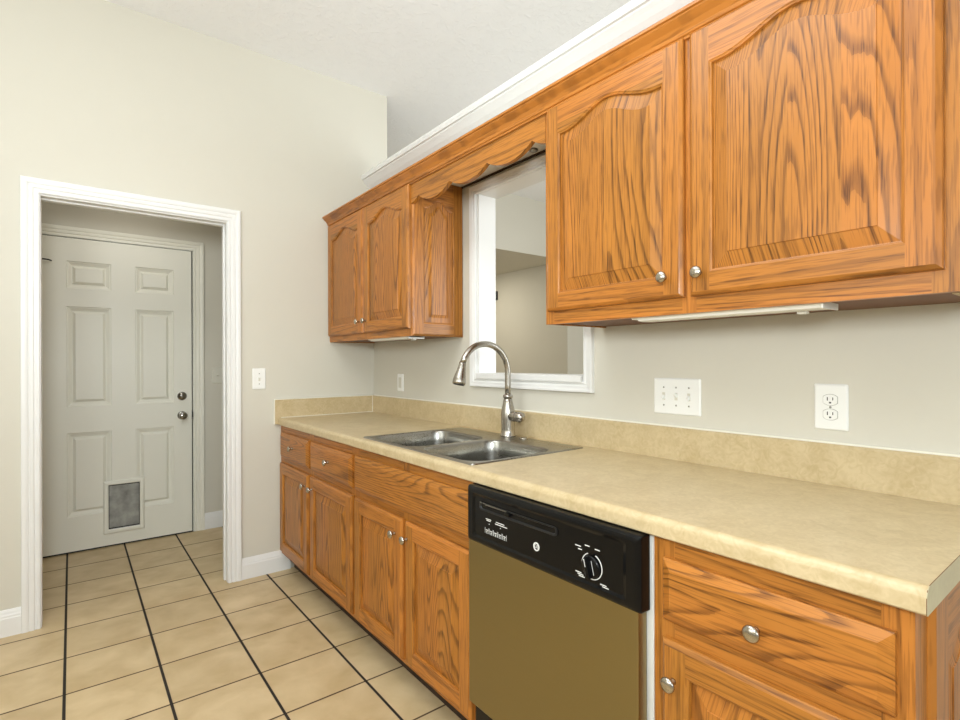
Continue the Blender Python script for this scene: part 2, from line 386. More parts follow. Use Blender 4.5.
bm = bm_new(); lathe(bm, FK, [(.031, 0), (.031, .004), (.024, .009), (.012, .011), (.011, .028), (.020, .034), (.027, .044), (.028, .054), (.022, .063), (.012, .066)]); obj('door_knob', bm, CHROME, d1)
FK = faceY(-.967, HY-.020, 1.002)
bm = bm_new(); lathe(bm, FK, [(.031, 0), (.031, .006), (.026, .012), (.016, .013), (.015, .020), (.006, .021)]); box(bm, -.970, -.964, HY-.053, HY-.038, .990, 1.014); obj('deadbolt', bm, CHROME, d1)
obj('latch_plate', B((-.9035, -.9005, HY-.024, HY-.018, .83, .90), (-.903, -.8965, HY-.027, HY-.019, .845, .885)), SLOT, d1)
for z in (1.86, 1.03, .25): obj('hinge', B((DX0-.004, DX0+.010, HY-.030, HY-.018, z-.045, z+.045), bev=.003), SLOT, d1)
bm = bm_new(); tube(bm, [Vector((-1.765, HY-.02, 1.905)), Vector((-1.755, HY-.035, 1.906)), Vector((-1.715, HY-.037, 1.904)), Vector((-1.700, HY-.028, 1.900))], [.0045]*4, 8)
o = obj('door_hook', bm, SLOT, d1); o['label'] = 'small black metal hook near the door top'
FP = faceY(0, HY-.020)
pf = bm_new(); frame_sweep(pf, FP, -1.405, -1.228, .118, .418, [(0, .0), (0, .010), (.006, .014), (.022, .013), (.028, .006), (.029, 0)], closed=True)
pet = obj('pet_door', pf, DOORP, d1, bev=.0008); pet['label'] = 'white framed pet door with a smoky flap'
obj('flap', B((-1.404, -1.229, HY-.0225, HY-.0205, .119, .417)), FLAPM, pet)
obj('flap_seal', B((-1.405, -1.228, HY-.026, HY-.0225, .412, .418), (-1.405, -1.401, HY-.026, HY-.0225, .118, .418), (-1.232, -1.228, HY-.026, HY-.0225, .118, .418), (-1.405, -1.228, HY-.026, HY-.0225, .118, .128)), SLOT, pet)
obj('threshold_lip', B((-1.405, -1.228, HY-.029, HY-.0265, .110, .121)), TRIM, pet)

# pass-through window opening in the right wall
w1 = structE('window_1', (0, -1.495, 1.12))
bm = bm_new()
WC = [(t*.8, w) for t, w in [(0, 0), (0, .013), (.004, .016), (.010, .016), (.013, .012), (.020, .012), (.024, .016), (.036, .017), (.044, .019), (.052, .019), (.055, .015), (.055, 0)]]
frame_sweep(bm, faceX(0, 0), 1.141, 1.839, 1.164, 2.076, WC, closed=True); obj('window_casing', bm, TRIM, w1)
bm = bm_new()
box(bm, -.001, .106, -1.157, PY0, 1.17, PZ1); box(bm, -.001, .106, PY1, -1.834, 1.17, PZ1); box(bm, -.001, .106, -1.834, -1.157, 2.074, PZ1)
obj('window_jamb', bm, TRIM, w1)
obj('window_sill', B((-.022, .125, -1.832, -1.150, 1.160, 1.188), bev=.003), TRIM, w1)
bm = bm_new(); frame_sweep(bm, FR((.105, 0, 0), (0, 1, 0), (1, 0, 0)), -1.839, -1.141, 1.164, 2.076, WC, closed=True); obj('far_casing', bm, TRIM, w1)

# white crown moulding under the top edge of the right wall, and its cap
t2 = structE('trim_2', (0, -3.0, 2.41))
cr = [(0, 2.402), (-.012, 2.402), (-.014, 2.412), (-.020, 2.414), (-.030, 2.420), (-.046, 2.434), (-.060, 2.450), (-.072, 2.462), (-.074, 2.468), (-.084, 2.470), (-.086, 2.482), (0, 2.482)]
bm = bm_new(); extrude_profile(bm, [(x, z-.022) for x, z in cr], -.0, -6.2); obj('crown_moulding', bm, TRIM, t2)
obj('ledge_cap', B((-.086, .12, -6.2, -.0, 2.4605, 2.478)), TRIM, t2, bev=.002)

# ------------------------------------------------------------------ cabinet joinery
def arch_line(u0, u1, vt, rise, n=28):
    pts = []
    for i in range(n+1):
        s = i/n; q = min(1, max(0, (s-.02)/.96))
        h = (.5*(1-math.cos(2*math.pi*q)))**1.25 if 0 < q < 1 else 0
        pts.append((u0+(u1-u0)*s, vt + rise*h))
    return pts
def opening_ring(F, u0, u1, v0, vt, rise, d, w, n=28):
    top = arch_line(u0+d, u1-d, vt-d, rise, n)
    return [F.p(u0+d, v0+d, w), F.p(u1-d, v0+d, w)] + [F.p(u, v, w) for u, v in reversed(top)]
def panel_door(name, F, W_, H, parent, fw=.056, rise=0.0, th=.020, topw=None, field=.034, vm=OAKV, hm=OAKH, lab=None):
    """frame-and-raised-panel door: F's origin is its lower left corner on the cabinet face"""
    topw = topw or fw
    n = 28 if rise else 2
    bm = bm_new()
    lip, lw = .009, .006
    vt = H-topw-rise
    # outer edge profile
    def rect(d, w): return [F.p(d, d, w), F.p(W_-d, d, w), F.p(W_-d, H-d, w), F.p(d, H-d, w)]
    R = [[bm.verts.new(p) for p in rect(*a)] for a in ((0, 0), (0, th-lw-.003), (.002, th-lw), (.007, th-.002), (.010, th))]
    for a, b in zip(R, R[1:]):
        for i in range(4):
            j = (i+1) % 4
            f = bm.faces.new((a[i], a[j], b[j], b[i])); f.material_index = 1 if i in (0, 2) else 0
    bm.faces.new(list(reversed(R[0])))
    e = .010; w = th
    def quad(a, b, c, d, mi):
        f = bm.faces.new([bm.verts.new(F.p(*q, w)) for q in (a, b, c, d)]); f.material_index = mi
    quad((e, e), (fw, e), (fw, H-e), (e, H-e), 0); quad((W_-fw, e), (W_-e, e), (W_-e, H-e), (W_-fw, H-e), 0)
    quad((fw, e), (W_-fw, e), (W_-fw, fw), (fw, fw), 1)
    top = arch_line(fw, W_-fw, vt, rise, n)
    vv = [bm.verts.new(F.p(u, v, w)) for u, v in top]; tt = [bm.verts.new(F.p(u, H-e, w)) for u, v in top]
    for i in range(n): bm.faces.new((vv[i], vv[i+1], tt[i+1], tt[i])).material_index = 1
    # inner bead
    rings = [opening_ring(F, fw, W_-fw, fw, vt, rise, d, ww, n) for d, ww in ((0, th), (.002, th-.002), (.006, th-.0035), (.0075, th-.010))]
    V = [[bm.verts.new(p) for p in r] for r in rings]; m = len(V[0])
    for a, b in zip(V, V[1:]):
        for i in range(m):
            j = (i+1) % m
            f = bm.faces.new((a[i], a[j], b[j], b[i])); f.material_index = 1 if i == 0 or 2 <= i < m-1 else 0
    d = obj(name, bm, [vm, hm], parent)
    if lab: d['label'] = lab
    bm = bm_new()
    rings = [opening_ring(F, fw, W_-fw, fw, vt, rise, dd, ww, n) for dd, ww in ((.006, .004), (.006, th-.0105), (.010, th-.0105), (.010+field, th-.003), (.011+field, th-.001), (.013+field, th-.001))]
    loops(bm, rings, cap0=True, cap1=True); obj('raised_panel', bm, OAKP, d)
    return d
def slab_front(name, F, W_, H, parent, th=.020):
    bm = bm_new()
    rings = [[F.p(a, a, w), F.p(W_-a, a, w), F.p(W_-a, H-a, w), F.p(a, H-a, w)] for a, w in ((0, 0), (0, th-.010), (.003, th-.008), (.014, th-.003), (.018, th-.001), (.020, th))]
    loops(bm, rings, cap0=True, cap1=True); return obj(name, bm, OAKD, parent)
knob_me = None
def knob(F, parent):
    global knob_me
    if knob_me is None:
        bm = bm_new(); f0 = FR((0, 0, 0), (0, -1, 0), (-1, 0, 0))
        lathe(bm, f0, [(.007, 0), (.0065, .003), (.005, .008), (.006, .013), (.0125, .016), (.0155, .019), (.0155, .022), (.0125, .0255), (.006, .0275), (.001, .028)], 28)
        bmesh.ops.recalc_face_normals(bm, faces=bm.faces)
        knob_me = bpy.data.meshes.new('knob'); bm.to_mesh(knob_me); bm.free(); knob_me.materials.append(KNOB)
    o = bpy.data.objects.new('knob', knob_me); COL.objects.link(o); o.parent = parent; o.location = F.O - wloc(parent)
    return o
def carcass(parent, x0, y0, y1, z0, z1, bottom, side=.016, top=True, last_side_x=None):
    """open-fronted box of panels between y0 (far) and y1 (near)"""
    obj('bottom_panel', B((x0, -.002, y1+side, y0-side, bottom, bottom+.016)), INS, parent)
    bx = [(x0, -.002, y0-side, y0-.0005, z0, z1), (x0, -.002, y1+.0005, y1+side, z0, z1), (-.008, -.002, y1+side, y0-side, bottom+.016, z1)]
    if top: bx.append((x0, -.002, y1+side, y0-side, z1-.016, z1))
    return obj('body', B(*bx), [OAKV], parent)
def frame(parent, x, y0, y1, z0, z1, stiles, rails):
    """face frame: stiles = y ranges, rails = (y range, z range)"""
    bm = bm_new()
    for a, b in stiles: box(bm, x, x+.019, a, b, z0, z1, 0)
    for (a, b), (c, d) in rails: box(bm, x+.0003, x+.019, a, b, c, d, 1)
    return obj('face_frame', bm, [OAKV, OAKH], parent)

# ---- wall cabinets
UZ0, UZ1, XF = 1.370, 2.150, -.305
lc = thing('wall_cabinet', 'short oak wall cabinet in the corner, left of the pass-through window', 'cabinet', (0, -.508, UZ0), 'oak wall cabinets')
carcass(lc, XF+.019, -.001, -1.016, UZ0+.0, UZ1, UZ0+.004)
frame(lc, XF, 0, -1.016, UZ0, UZ1, [(-.001, -.045), (-.505, -.53), (-.975, -1.016)], [((-.045, -.505), (UZ0, 1.42)), ((-.045, -.505), (2.08, UZ1)), ((-.53, -.975), (UZ0, 1.42)), ((-.53, -.975), (2.08, UZ1))])
for y0, y1, kx in ((-.014, -.509, -.470), (-.521, -1.013, -.5575)):
    d = panel_door('door', faceX(XF, y0, 1.406), y0-y1, .696, lc, rise=.045, topw=.054)
    knob(faceX(XF-.020, kx if kx > -.5 else -.556, 1.470), d)
# decorated end of the same cabinet, facing the window
panel_door('end_panel', faceY(XF+.002, -1.0155, UZ0), .303, UZ1-UZ0, lc, fw=.062, rise=.045, topw=.100, th=.010, hm=OAKX, lab='arched raised panel on the side facing the window')

rc = thing('wall_cabinet', 'large oak wall cabinet above the switches, right of the pass-through window', 'cabinet', (0, -2.46, UZ0), 'oak wall cabinets')
carcass(rc, XF+.019, -1.927, -3.000, UZ0, UZ1, UZ0+.004)
frame(rc, XF, 0, 0, UZ0, UZ1, [(-1.927, -1.965), (-2.44, -2.48), (-2.958, -3.000)], [((-1.965, -2.44), (UZ0, 1.42)), ((-1.965, -2.44), (2.08, UZ1)), ((-2.48, -2.958), (UZ0, 1.42)), ((-2.48, -2.958), (2.08, UZ1))])
for y0, y1, ky in ((-1.946, -2.451, -2.400), (-2.470, -2.978, -2.500)):
    d = panel_door('door', faceX(XF, y0, 1.413), y0-y1, .690, rc, rise=.045, topw=.054)
    knob(faceX(XF-.020, ky, 1.470), d)
obj('underside_trim', B((-.285, -.004, -2.984, -2.9995, 1.3680, 1.3698)), [simple('raw_plywood_edge', (.50, .40, .25), .7, noise=.1)], rc)

# ---- scalloped valance between them
va = thing('valance', 'scalloped oak valance board above the pass-through window', 'valance', (0, -1.47, 1.98))
VY0, VY1 = -1.0175, -1.9255
n = 96; pts = []
for i in range(n+1):
    y = VY0+(VY1-VY0)*i/n
    c = (-1.085 - y)/.2575; fr = c-math.floor(c)
    a = abs(math.sin(math.pi*fr))
    if y > -1.085: fr = min(1, (-1.0175-y)/.0675); z = 2.006+.026*(fr**1.5)
    else: z = 2.032-.042*(a**.70)
    pts.append((y, z))
bm = bm_new()
def vring(x): return [Vector((x, y, z)) for y, z in pts] + [Vector((x, VY1, UZ1)), Vector((x, VY0, UZ1))]
loops(bm, [vring(XF-.001), vring(XF+.018)], cap0=True, cap1=True); obj('scalloped_board', bm, OAKH, va)
obj('light_board', B((XF+.018, -.012, VY1, VY0, 2.144, 2.150)), FIX, va)
obj('gap_shadow_strip', B((-.0125, -.002, VY1, VY0, 2.1375, 2.1445)), TOE, va)  # dark strip put in for the shade between light board and wall
bm = bm_new(); lathe(bm, FR((-.05, -1.60, 2.144), (1, 0, 0), (0, 0, -1), (0, 1, 0)), [(.018, 0), (.018, .006), (.012, .010), (.003, .011)]); obj('hook_cover', bm, SCREW, va)

# ---- oak crown along the top of the wall cabinets
cm = bm_new()
cp = [(XF, 2.098), (-.312, 2.098), (-.313, 2.104), (-.318, 2.107), (-.320, 2.116), (-.328, 2.128), (-.340, 2.138), (-.345, 2.143), (-.346, 2.147), (-.352, 2.149), (-.352, 2.157), (XF, 2.157)]
extrude_profile(cm, cp, -.001, -3.010)
tag(obj('crown_moulding', cm, oak('oak_crown', 'y', fig=.05, rings=30, depth=.3), origin=(-.33, -1.5, 2.098)), 'long oak crown moulding along the top of the wall cabinets', 'moulding')

# ---- base cabinets
BX, BZ0, BZ1 = -.610, .105, .872
def base(name_label, y0, y1, stiles, rails, loc, top=False):
    t = thing('base_cabinet', name_label, 'cabinet', loc, 'oak base cabinets')
    carcass(t, BX+.019, y0, y1, .0 if False else BZ0, BZ1, BZ0+.012, top=top)
    frame(t, BX, y0, y1, BZ0, BZ1, stiles, rails)
    obj('toe_kick', B((-.535, -.522, y0-.001, y1+.001, 0, BZ0), (-.530, -.02, y0-.001, y0-.015, 0, BZ0), (-.530, -.02, y1+.001, y1+.015, 0, BZ0)), TOE, t)
    return t
b1 = base('oak base cabinet with two small drawers at the back corner of the counter', -.001, -1.050,
     [(-.001, -.060), (-.480, -.545), (-1.010, -1.050)], [((-.060, -.480), (.64, .70)), ((-.545, -1.010), (.64, .70)), ((-.060, -.480), (.815, BZ1)), ((-.545, -1.010), (.815, BZ1)), ((-.060, -.480), (BZ0, .16)), ((-.545, -1.010), (BZ0, .16))], (-.3, -.525, 0))
DZ0 = .127
for y0, y1, ky in ((-.030, -.494, -.461), (-.526, -1.038, -.562)):
    d = panel_door('door', faceX(BX, y0, DZ0), y0-y1, .652-DZ0, b1); knob(faceX(BX-.020, ky, .590), d)
for y0, y1 in ((-.034, -.494), (-.526, -1.034)):
    d = slab_front('drawer', faceX(BX, y0, .685), y0-y1, .146, b1); knob(faceX(BX-.020, (y0+y1)/2, .762), d)
b2 = base('oak sink base cabinet between the dishwasher and the drawers', -1.051, -1.932,
     [(-1.051, -1.090), (-1.475, -1.522), (-1.892, -1.932)], [((-1.090, -1.475), (.64, .70)), ((-1.522, -1.892), (.64, .70)), ((-1.090, -1.475), (.815, BZ1)), ((-1.522, -1.892), (.815, BZ1)), ((-1.090, -1.475), (BZ0, .16)), ((-1.522, -1.892), (BZ0, .16))], (-.3, -1.49, 0))
for y0, y1, ky in ((-1.066, -1.486, -1.438), (-1.510, -1.914, -1.527)):
    d = panel_door('door', faceX(BX, y0, DZ0), y0-y1, .652-DZ0, b2); knob(faceX(BX-.020, ky, .590), d)
slab_front('false_drawer_front', faceX(BX, -1.064, .684), 1.914-1.064, .150, b2)
b3 = base('oak base cabinet at the near end of the counter, right of the dishwasher', -2.556, -3.000,
     [(-2.556, -2.604), (-2.958, -3.000)], [((-2.604, -2.958), (.64, .72)), ((-2.604, -2.958), (.80, BZ1)), ((-2.604, -2.958), (BZ0, .16))], (-.3, -2.785, 0))
d = panel_door('door', faceX(BX, -2.583, DZ0), .395, .663-DZ0, b3); knob(faceX(BX-.020, -2.612, .586), d)
d = slab_front('drawer', faceX(BX, -2.583, .702), .395, .128, b3); knob(faceX(BX-.020, -2.778, .757), d)
panel_door('end_panel', faceY(-.545, -2.9995, BZ0), .525, BZ1-BZ0, b3, fw=.085, rise=.055, topw=.055, th=.010, hm=OAKX, lab='arched raised panel on the exposed end')

# ------------------------------------------------------------------ countertop
ct = thing('countertop', 'long beige mottled laminate countertop with a rounded front edge', 'countertop', (-.32, -1.5, .873))
XFc, ZT, ZB = -.632, .914, .873
def nose():
    r = .017; c = (XFc+r, ZT-r); pr = [(XFc+.003, ZB), (XFc, ZB+.003)]
    for i in range(9):
        a = math.pi - i*(math.pi/2)/8
        pr.append((c[0]+r*math.cos(a), c[1]+r*math.sin(a)))
    return pr
SX0, SX1, SY0, SY1 = -.583, -.085, -1.112, -1.875     # hole for the sink
bm = bm_new()
for a, b, xr in ((-.0195, SY0, -.0005), (SY0, SY1, SX0), (SY1, -3.017, -.0005)):
    extrude_profile(bm, nose()+[(xr, ZT), (xr, ZB)], a, b)
box(bm, SX1, -.0005, SY1, SY0, ZB, ZT)
slab = obj('slab', bm, LAM, ct)
bm = bm_new(); extrude_profile(bm, [(-.019, ZT), (-.0195, 1.016), (-.015, 1.022), (-.0005, 1.022), (-.0005, ZT)], -.0195, -3.017); obj('backsplash', bm, LAM, ct)
obj('side_splash', B((-.651, -.0005, -.019, -.0005, .876, 1.022)), LAM, ct, bev=.002)
bm = bm_new(); extrude_profile(bm, [(x-.0006 if i < 11 else x, z) for i, (x, z) in enumerate(nose()+[(-.0005, ZT+.0004), (-.0005, ZB)])], -3.0172, -3.0185); obj('end_cap', bm, LAMEND, ct)
bm = bm_new(); tube(bm, [Vector((XFc-.0004+.0, -3.0178, ZB+.002)), Vector((XFc-.0006, -3.0178, ZT-.016)), Vector((XFc+.004, -3.0178, ZT-.005)), Vector((XFc+.016, -3.0178, ZT)), Vector((-.0006, -3.0178, ZT))], [.0005]*5, 6); obj('end_cap_seam', bm, INS, ct)
obj('caulk', B((-.653, -.019, -.0215, -.0005, 1.0215, 1.0245), (-.6535, -.6505, -.02, -.0005, .876, 1.0235), (-.615, -.019, -.0222, -.019, .9142, .9172), (-.0222, -.019, -.0222, -.019, .915, 1.022), (-.010, -.0004, -3.016, -.019, 1.0218, 1.0270), bev=.0008), CAULK, ct)

# ------------------------------------------------------------------ sink
sk = thing('sink', 'double-bowl stainless drop-in sink set in the beige countertop', 'sink', (-.333, -1.492, ZT))
def rr(x0, x1, y0, y1, r, z, k=7):
    """rounded rectangle, y0 > y1"""
    P_ = []
    for cx, cy, a0 in ((x1-r, y0-r, 0), (x0+r, y0-r, 90), (x0+r, y1+r, 180), (x1-r, y1+r, 270)):
        for i in range(k):
            a = math.radians(a0 + 90*i/(k-1)); P_.append(Vector((cx+r*math.cos(a), cy+r*math.sin(a), z)))
    return P_
bm = bm_new()
ZR = ZT+.0045
OX0, OX1, OY0, OY1, OM = -.601, -.066, -1.094, -1.892, -1.4985
bowls = [((-.573, -.205, -1.122, -1.478)), ((-.573, -.205, -1.519, -1.866))]
cells = [(OX0+.006, OX1-.006, OY0-.006, OM), (OX0+.006, OX1-.006, OM, OY1+.006)]
for (bx0, bx1, by0, by1), c in zip(bowls, cells):
    R_ = [rr(c[0], c[1], c[2], c[3], .0005, ZR), rr(bx0-.010, bx1+.010, by0+.010, by1-.010, .075, ZR), rr(bx0-.004, bx1+.004, by0+.004, by1-.004, .070, ZR-.002), rr(bx0, bx1, by0, by1, .066, ZR-.010)]
    for dz, ins in ((.05, .002), (.12, .004), (.150, .007), (.166, .014), (.174, .030)): R_.append(rr(bx0+ins, bx1-ins, by0-ins, by1+ins, max(.03, .066-ins*.3), ZR-dz))
    cx, cy = (bx0+bx1)/2, (by0+by1)/2
    R_.append(rr(cx-.06, cx+.06, cy+.06, cy-.06, .0595, ZR-.176)); R_.append(rr(cx-.043, cx+.043, cy+.043, cy-.043, .0425, ZR-.178))
    loops(bm, R_, cap1=True, smooth=False)
loops(bm, [rr(OX0+.006, OX1-.006, OY0-.006, OY1+.006, .0005, ZR), rr(OX0+.002, OX1-.002, OY0-.002, OY1+.002, .012, ZR-.0012), rr(OX0, OX1, OY0, OY1, .014, ZT+.0002)])
for f in bm.faces:
    if abs(f.normal.z) < .9 or True: f.smooth = abs(f.calc_center_median().z - ZR) > .0002
basin = obj('basin', bm, STEEL, sk)
for (bx0, bx1, by0, by1) in bowls:
    bm = bm_new(); lathe(bm, FR(((bx0+bx1)/2, (by0+by1)/2, ZR-.1795), (1, 0, 0), (0, 0, 1), (0, 1, 0)), [(.044, 0), (.044, .003), (.038, .004), (.030, .001), (.008, .001), (.008, .012), (.002, .013)]); obj('drain', bm, CHROME, sk)
bm = bm_new(); lathe(bm, FR((-.104, -1.592, ZR), (1, 0, 0), (0, 0, 1), (0, 1, 0)), [(.019, 0), (.019, .004), (.015, .007), (.004, .008)]); o = obj('hole_cover', bm, KNOB, sk); o['label'] = 'round nickel hole cover beside the faucet'

# ------------------------------------------------------------------ faucet
fx, fy = -.100, -1.487
fc = thing('faucet', 'tall brushed nickel gooseneck pull-down faucet behind the sink', 'faucet', (fx, fy, ZR))
ZR += .0006
FZ = FR((fx, fy, ZR), (1, 0, 0), (0, 0, 1), (0, 1, 0))
bm = bm_new(); lathe(bm, FZ, [(.034, 0), (.034, .004), (.0310, .010), (.0295, .030), (.0310, .075), (.0312, .095), (.0275, .122), (.0205, .150), (.0170, .168)], 32); obj('faucet_body', bm, NICKEL, fc)
bm = bm_new(); lathe(bm, FR((fx, fy, ZR+.166), (1, 0, 0), (0, 0, 1), (0, 1, 0)), [(.0185, 0), (.0215, .002), (.0215, .011), (.0185, .014), (.0135, .017)], 32); obj('collar', bm, NICKEL, fc)
pts_ = [Vector((fx, fy, ZR+.17)), Vector((fx, fy, 1.14))]; cz, r_ = 1.192, .126
for i in range(0, 17):
    a = math.radians(i*159/16); pts_.append(Vector((fx - r_ + r_*math.cos(a), fy, cz + r_*math.sin(a))))
bm = bm_new(); tube(bm, pts_, [.0130]*len(pts_), 20); obj('spout', bm, NICKEL, fc)
e0 = pts_[-1]; dr = Vector((-math.sin(math.radians(13)), 0, -math.cos(math.radians(13))))
bm = bm_new(); tube(bm, [e0-dr*.002, e0+dr*.004, e0+dr*.010, e0+dr*.030, e0+dr*.060, e0+dr*.078, e0+dr*.088], [.0136, .0150, .0150, .0180, .0250, .0275, .0262], 24); sh = obj('spray_head', bm, NICKEL, fc)
bm = bm_new(); tube(bm, [e0+dr*.087, e0+dr*.090], [.0225, .0210], 20); obj('spray_face', bm, SLOT, sh)
FH = FR((fx, fy-.018, ZR+.088), (1, 0, 0), (0, -1, 0), (0, 0, 1))
bm = bm_new(); lathe(bm, FH, [(.0210, 0), (.0215, .034), (.0200, .036), (.0200, .038), (.0215, .040), (.0228, .056), (.0205, .070), (.013, .078), (.003, .081)], 28)
obj('handle', bm, NICKEL, fc)

# ------------------------------------------------------------------ dishwasher
dw = thing('dishwasher', 'stainless built-in dishwasher with a black control panel', 'dishwasher', (-.3, -2.25, 0))
DY0, DY1 = -1.9345, -2.5500
obj('tub_frame', B((-.6125, -.03, -2.5555, -2.5380, .02, .868), (-.590, -.03, -1.9375, -1.9335, .02, .868), (-.580, -.03, -2.538, -1.9375, .10, .110), (-.580, -.03, -2.538, -1.9375, .850, .860), (-.04, -.03, -2.538, -1.9375, .11, .85)), TUB, dw)
obj('inner_door', B((-.617, -.595, DY0-.003, -2.5375, .12, .872)), simple('dark_door_liner', (.07, .04, .02), .4), dw)
obj('door_panel', B((-.648, -.617, DY0, -2.5420, .212, .712), bev=.004), DWSTEEL, dw)
obj('toe_panel', B((-.625, -.60, DY0-.002, -2.5375, .03, .198), bev=.003), BLACK, dw)
obj('toe_trim', B((-.634, -.60, DY0-.002, -2.5375, .199, .207)), STEEL, dw)
FDW = faceX(-.618, DY0, .704); PW = DY0-DY1; PH = .167
bm = bm_new()
def rrF(F, u0, u1, v0, v1, r, w, k=6):
    P_ = []
    for cu, cv, a0 in ((u1-r, v1-r, 0), (u0+r, v1-r, 90), (u0+r, v0+r, 180), (u1-r, v0+r, 270)):
        for i in range(k):
            a = math.radians(a0+90*i/(k-1)); P_.append(F.p(cu+r*math.cos(a), cv+r*math.sin(a), w))
    return P_
rings = [rrF(FDW, 0, PW, 0, PH, .004, 0), rrF(FDW, 0, PW, 0, PH, .005, .026)]
for i in range(1, 6):
    a = i*math.pi/10; q = .014*(1-math.cos(a)); rings.append(rrF(FDW, q, PW-q, q, PH-q,   .006, .026+.012*math.sin(a)))
rings += [rrF(FDW, .030, PW-.034, .020, PH-.018, .008, .038), rrF(FDW, .040, PW-.044, .026, PH-.026, .008, .0335)]
loops(bm, rings, cap0=True, cap1=True, smooth=False)
cpn = obj('control_panel', bm, BLACK, dw, bev=0); cpn['label'] = 'black control panel with white printing'
def marks(name, F, rects, mat=WMARK, w0=.0, w1=.0006):
    bm = bm_new()
    for u0, u1, v0, v1 in rects:
        loops(bm, [[F.p(u0, v0, w0), F.p(u1, v0, w0), F.p(u1, v1, w0), F.p(u0, v1, w0)], [F.p(u0, v0, w1), F.p(u1, v0, w1), F.p(u1, v1, w1), F.p(u0, v1, w1)]], cap0=True, cap1=True)
    return obj(name, bm, mat, cpn)
FCP = FDW.at(0, 0, .0335)                     # face of the inner panel
def yu(y): return DY0-y
# pocket handle along the top of the panel
bm = bm_new(); loops(bm, [rrF(FCP, .062, PW-.24, .104, .127, .010, 0), rrF(FCP, .062, PW-.24, .104, .127, .010, .0035), rrF(FCP, .067, PW-.245, .108, .124, .007, .0035), rrF(FCP, .070, PW-.247, .110, .122, .006, -.0005)], cap1=True); obj('pocket_handle', bm, BLACKM, cpn)
marks('handle_glint', FCP.at(0, 0, .0034), [(.066, .074, .1255, .1285), (.082, .092, .1250, .1275)], STEEL)
bm = bm_new(); loops(bm, [[FCP.p(.094, .1235, .0034), FCP.p(.185, .1235, .0034), FCP.p(.185, .126, .0034), FCP.p(.094, .126, .0034)], [FCP.p(.094, .1235, .006), FCP.p(.185, .1235, .006), FCP.p(.185, .126, .006), FCP.p(.094, .126, .006)]], cap1=True)
obj('latch_bar', bm, STEEL, cpn)
obj('latch', B((-.618-.042, -.618-.033, DY0-.200, DY0-.182, .8175, .827), bev=.002), BLACK, cpn)
# printing: button row, captions
r_m = []
for i in range(5):
    u = .100+i*.0195; r_m += [(u, u+.0008, .042, .058), (u+.0165, u+.0173, .042, .058), (u+.004, u+.0135, .0505, .0530), (u+.0055, u+.0120, .0460, .0480), (u+.005, u+.0125, .0425, .0438)]
for u0, u1, v in ((.104, .128, .083), (.107, .125, .079), (.150, .186, .083), (.146, .198, .0775), (.118, .121, .070), (.168, .171, .070)):
    r_m.append((u0, u1, v, v+.0022))
marks('button_printing', FCP.at(-.014, -.001), r_m)
for i in range(5): obj('button', B((-.6535, -.6508, DY0-(.0872+i*.0195), DY0-(.1018+i*.0195), .704+.0395, .704+.0415)), BLACK, cpn)
# round maker's badge with its two-letter monogram
FB = FCP.at(.300, .059)
bm = bm_new()
def ann(bm, F, r0, r1, w, a0=0, a1=360, n=40):
    A = [[F.p(r*math.cos(math.radians(a0+(a1-a0)*i/n)), r*math.sin(math.radians(a0+(a1-a0)*i/n)), ww) for i in range(n+1)] for r, ww in ((r0, 0), (r0, w), (r1, w), (r1, 0))]
    loops(bm, A, close=False)
ann(bm, FB, .0078, .0112, .0010); badge = obj('badge', bm, WMARK, cpn)
def text_mesh(txt, F, size, name, mat, parent):
    cu = bpy.data.curves.new('lettering', 'FONT'); cu.body = txt; cu.size = size; cu.align_x = 'CENTER'; cu.align_y = 'CENTER'; cu.extrude = .0003
    tmp = bpy.data.objects.new('lettering', cu); me = bpy.data.meshes.new_from_object(tmp); bpy.data.objects.remove(tmp); bpy.data.curves.remove(cu)
    bm = bm_new(); bm.from_mesh(me); bpy.data.meshes.remove(me)
    for v in bm.verts: v.co = F.p(v.co.x, v.co.y, v.co.z+.0005)
    return obj(name, bm, mat, parent)
text_mesh('GE', FB, .0135, 'monogram', WMARK, badge) if False else text_mesh('GE', FB, .0125, 'monogram', WMARK, cpn)
# timer dial
FT = FCP.at(.484, .064)
bm = bm_new(); ann(bm, FT, .0285, .0305, .0010, 112, 428); obj('dial_ring', bm, WMARK, cpn)
bm = bm_new(); lathe(bm, FT, [(.026, 0), (.0255, .007), (.022, .009), (.003, .009)], 36)
FTr = FR(FT.O, FT.U*math.cos(.25)+FT.V*math.sin(.25), FT.N, FT.V*math.cos(.25)-FT.U*math.sin(.25))
loops(bm, [rrF(FTr, -.006, .006, -.0245, .0245, .005, .006), rrF(FTr, -.005, .005, -.024, .024, .0045, .021), rrF(FTr, -.003, .003, -.022, .022, .0025, .0225)], cap1=True)
dial = obj('dial', bm, BLACK, cpn)
marks('dial_line', FTr.at(0, 0, .0226), [(-.0008, .0008, .004, .0215)])
marks('dial_edge_mark', FTr.at(0, 0, .0092), [(-.0105, -.0085, -.018, .012), (.0085, .0095, -.018, .014)])
rr_m = []
for cu_, cv_, wd in ((-.042, .036, .018), (-.036, .029, .012), (-.014, .043, .014), (.016, .041, .014)): rr_m += [(cu_-wd/2, cu_+wd/2, cv_, cv_+.0022)]
for u0, v0 in ((-.050, -.026), (-.044, -.030), (-.040, -.034), (.024, -.034), (.030, -.038)): rr_m += [(u0, u0+.018, v0, v0+.0022)]
rr_m += [(.020, .0225, -.0445, -.042)]
for q in rr_m: marks('dial_caption', FT, [q])

